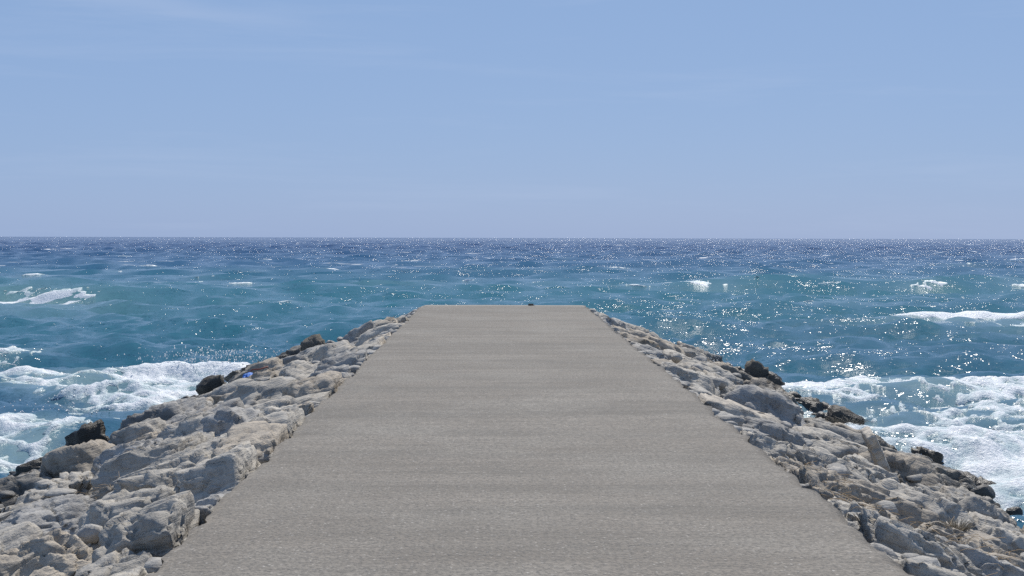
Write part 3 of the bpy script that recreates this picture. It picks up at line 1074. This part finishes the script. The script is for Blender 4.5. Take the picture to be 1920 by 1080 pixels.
def build_sheet():
    """a crumpled plastic sheet snagged on the rocks"""
    x0, y0 = -4.72, 24.5
    z0 = on_bank(-1, x0, y0) + 0.01
    n = 26
    U, V = np.meshgrid(np.linspace(-1, 1, n), np.linspace(-1, 1, n))
    r = np.hypot(U, V)
    rag = 1 + 0.18 * vnoise(np.arctan2(V, U) * 1.6, r * 0, 0.0, 3)
    X = 0.12 * U * rag; Y = 0.15 * V * rag
    Z = 0.06 * np.clip(1 - r ** 2, -0.5, 1) + 0.03 * fbm(U * 2.6, V * 2.6, 0.0, 3, 6, 0.6, True)
    v = np.stack([X, Y, Z], 2).reshape(-1, 3)
    o = link('plastic_sheet', mesh_from('plastic_sheet', v, grid_faces(n, n)), M_BLUE, (x0, y0, z0))
    m = o.modifiers.new('thickness', 'SOLIDIFY'); m.thickness = 0.006
    tag(o, 'crumpled bright blue plastic sheet caught on the left bank rocks', 'plastic sheet')
    pts = [(x0 - 0.12, y0 + 0.28, z0 + 0.0), (x0 + 0.0, y0 + 0.3, z0 + 0.10), (x0 + 0.14, y0 + 0.3, z0 + 0.11),
           (x0 + 0.28, y0 + 0.36, z0 + 0.15), (x0 + 0.38, y0 + 0.2, z0 + 0.06)]
    v, f = join([tube(pts, [0.013] * 5)])
    tag(link('rope', mesh_from('rope', v, f), M_RED), 'red brown rope end lying behind the blue plastic sheet', 'rope')


def build_driftwood():
    specs = [(-4.05, 20.3, 1.1, 1.15, 0.017), (3.55, 9.75, -0.5, 0.55, 0.012)][:1]
    labels = ['long reddish stick of driftwood lying on the left bank boulders',
              'short brown stick lying on the right bank near the walkway']
    for (x, y, a, ln, rad), lb in zip(specs, labels):
        s = -1 if x < 0 else 1
        rs = random.Random(int(x * 100))
        P = []
        for i in range(9):
            t = i / 8 - 0.5
            px, py = x + math.cos(a) * ln * t, y + math.sin(a) * ln * t
            P.append((px, py, on_bank(s, px, py) + 0.02 + rs.uniform(-.006, .006)))
        parts = [tube(P, [rad * (1 - 0.06 * i) for i in range(9)])]
        b = Vector(P[5])
        parts.append(tube([b, b + Vector((0.06, 0.05, 0.05)), b + Vector((0.10, 0.13, 0.08))], [rad * .5, rad * .4, rad * .25]))
        v, f = join(parts)
        tag(link('driftwood', mesh_from('driftwood', v, f), M_WOOD), lb, 'driftwood')


def build_tuft(name, x, y, mat, h, n, label, cat, spread, lift=0.0):
    s = -1 if x < 0 else 1
    rs = random.Random(int(abs(x) * 311 + y * 17))
    parts = []
    for _ in range(n):
        a = rs.uniform(0, 6.283); q = rs.random() ** 0.7 * spread * 0.5
        bx, by = q * math.cos(a), q * math.sin(a)
        hh = h * rs.uniform(0.5, 1.0); lean = rs.uniform(0.15, 0.9) * spread
        aa = a + rs.uniform(-0.8, 0.8)
        p0 = Vector((bx, by, 0)); p2 = p0 + Vector((math.cos(aa) * lean, math.sin(aa) * lean, hh))
        p1 = p0.lerp(p2, 0.55) + Vector((0, 0, 0.16 * hh))
        w = rs.uniform(0.0015, 0.003)
        parts.append(tube([p0, p1, p2], [w, w * 0.8, w * 0.3], 3))
    v, f = join(parts)
    o = link(name, mesh_from(name, v, f), mat, (x, y, on_bank(s, x, y) + lift))
    tag(o, label, cat)


def build_straw(x, y, n, sx, sy, seed):
    """dry reed litter blown together between the stones"""
    s = -1 if x < 0 else 1
    rs = random.Random(seed)
    parts = []
    for _ in range(n):
        px, py = x + rs.gauss(0, sx), y + rs.gauss(0, sy)
        a = rs.uniform(0, 6.283); ln = rs.uniform(0.05, 0.2)
        z = on_bank(s, px, py) + rs.uniform(-0.01, 0.025)
        p0 = Vector((px, py, z)); p1 = p0 + Vector((math.cos(a) * ln, math.sin(a) * ln, rs.uniform(-.05, .05)))
        pm = p0.lerp(p1, .5) + Vector((0, 0, rs.uniform(0, .02)))
        parts.append(tube([p0, pm, p1], [0.0022] * 3, 3))
    v, f = join(parts)
    tag(link('dry_reed_litter', mesh_from('dry_reed_litter', v, f), M_STRAW), kind='stuff')


build_sheet()
build_driftwood()
build_tuft('grass_tuft', 3.78, 10.35, M_GRASS, 0.13, 190, 'dry grey grass tuft growing between boulders near the right walkway edge', 'grass tuft', 0.15, -0.01)
build_tuft('seaweed_clump', -5.75, 22.6, M_WEED, 0.16, 260, 'dark clump of seaweed stems on the left waterline rocks', 'seaweed', 0.42, -0.02)
build_tuft('seaweed_clump', 5.75, 20.6, M_WEED, 0.12, 160, 'dark fringe of seaweed on the right waterline rocks by the surf', 'seaweed', 0.35, -0.02)
build_straw(3.45, 9.45, 120, 0.30, 0.45, 1)
build_straw(2.95, 10.9, 90, 0.22, 0.35, 2)
build_straw(2.7, 9.9, 80, 0.12, 0.35, 3)
build_straw(-3.9, 13.0, 50, 0.25, 0.4, 4)


def build_spray(x, y, z, n, sx, sz, seed):
    rs = np.random.default_rng(seed)
    V, F, n0 = [], [], 0
    o8 = np.array([(1, 0, 0), (-1, 0, 0), (0, 1, 0), (0, -1, 0), (0, 0, 1), (0, 0, -1)], dtype=float)
    of = np.array([(0, 2, 4), (2, 1, 4), (1, 3, 4), (3, 0, 4), (2, 0, 5), (1, 2, 5), (3, 1, 5), (0, 3, 5)])
    for _ in range(n):
        c = np.array([x + rs.normal(0, sx), y + rs.normal(0, sx * 0.6), z + abs(rs.normal(0, sz))])
        V.append(o8 * (0.008 + 0.02 * rs.random() ** 2) + c); F.append(of + n0); n0 += 6
    me = mesh_from('sea_spray', np.concatenate(V), np.concatenate(F))
    add_attr(me, 'thickness', np.ones(n0))
    tag(link('sea_spray', me, M_FOAM), kind='stuff')


build_spray(5.25, 31.2, WATER + 0.25, 260, 0.22, 0.28, 1)
build_spray(-7.2, 33.8, WATER + 0.30, 420, 1.1, 0.16, 2)
build_spray(-7.9, 23.2, WATER + 0.2, 260, 0.5, 0.2, 3)
print('tris', sum(len(m.polygons) * 2 for m in bpy.data.meshes))
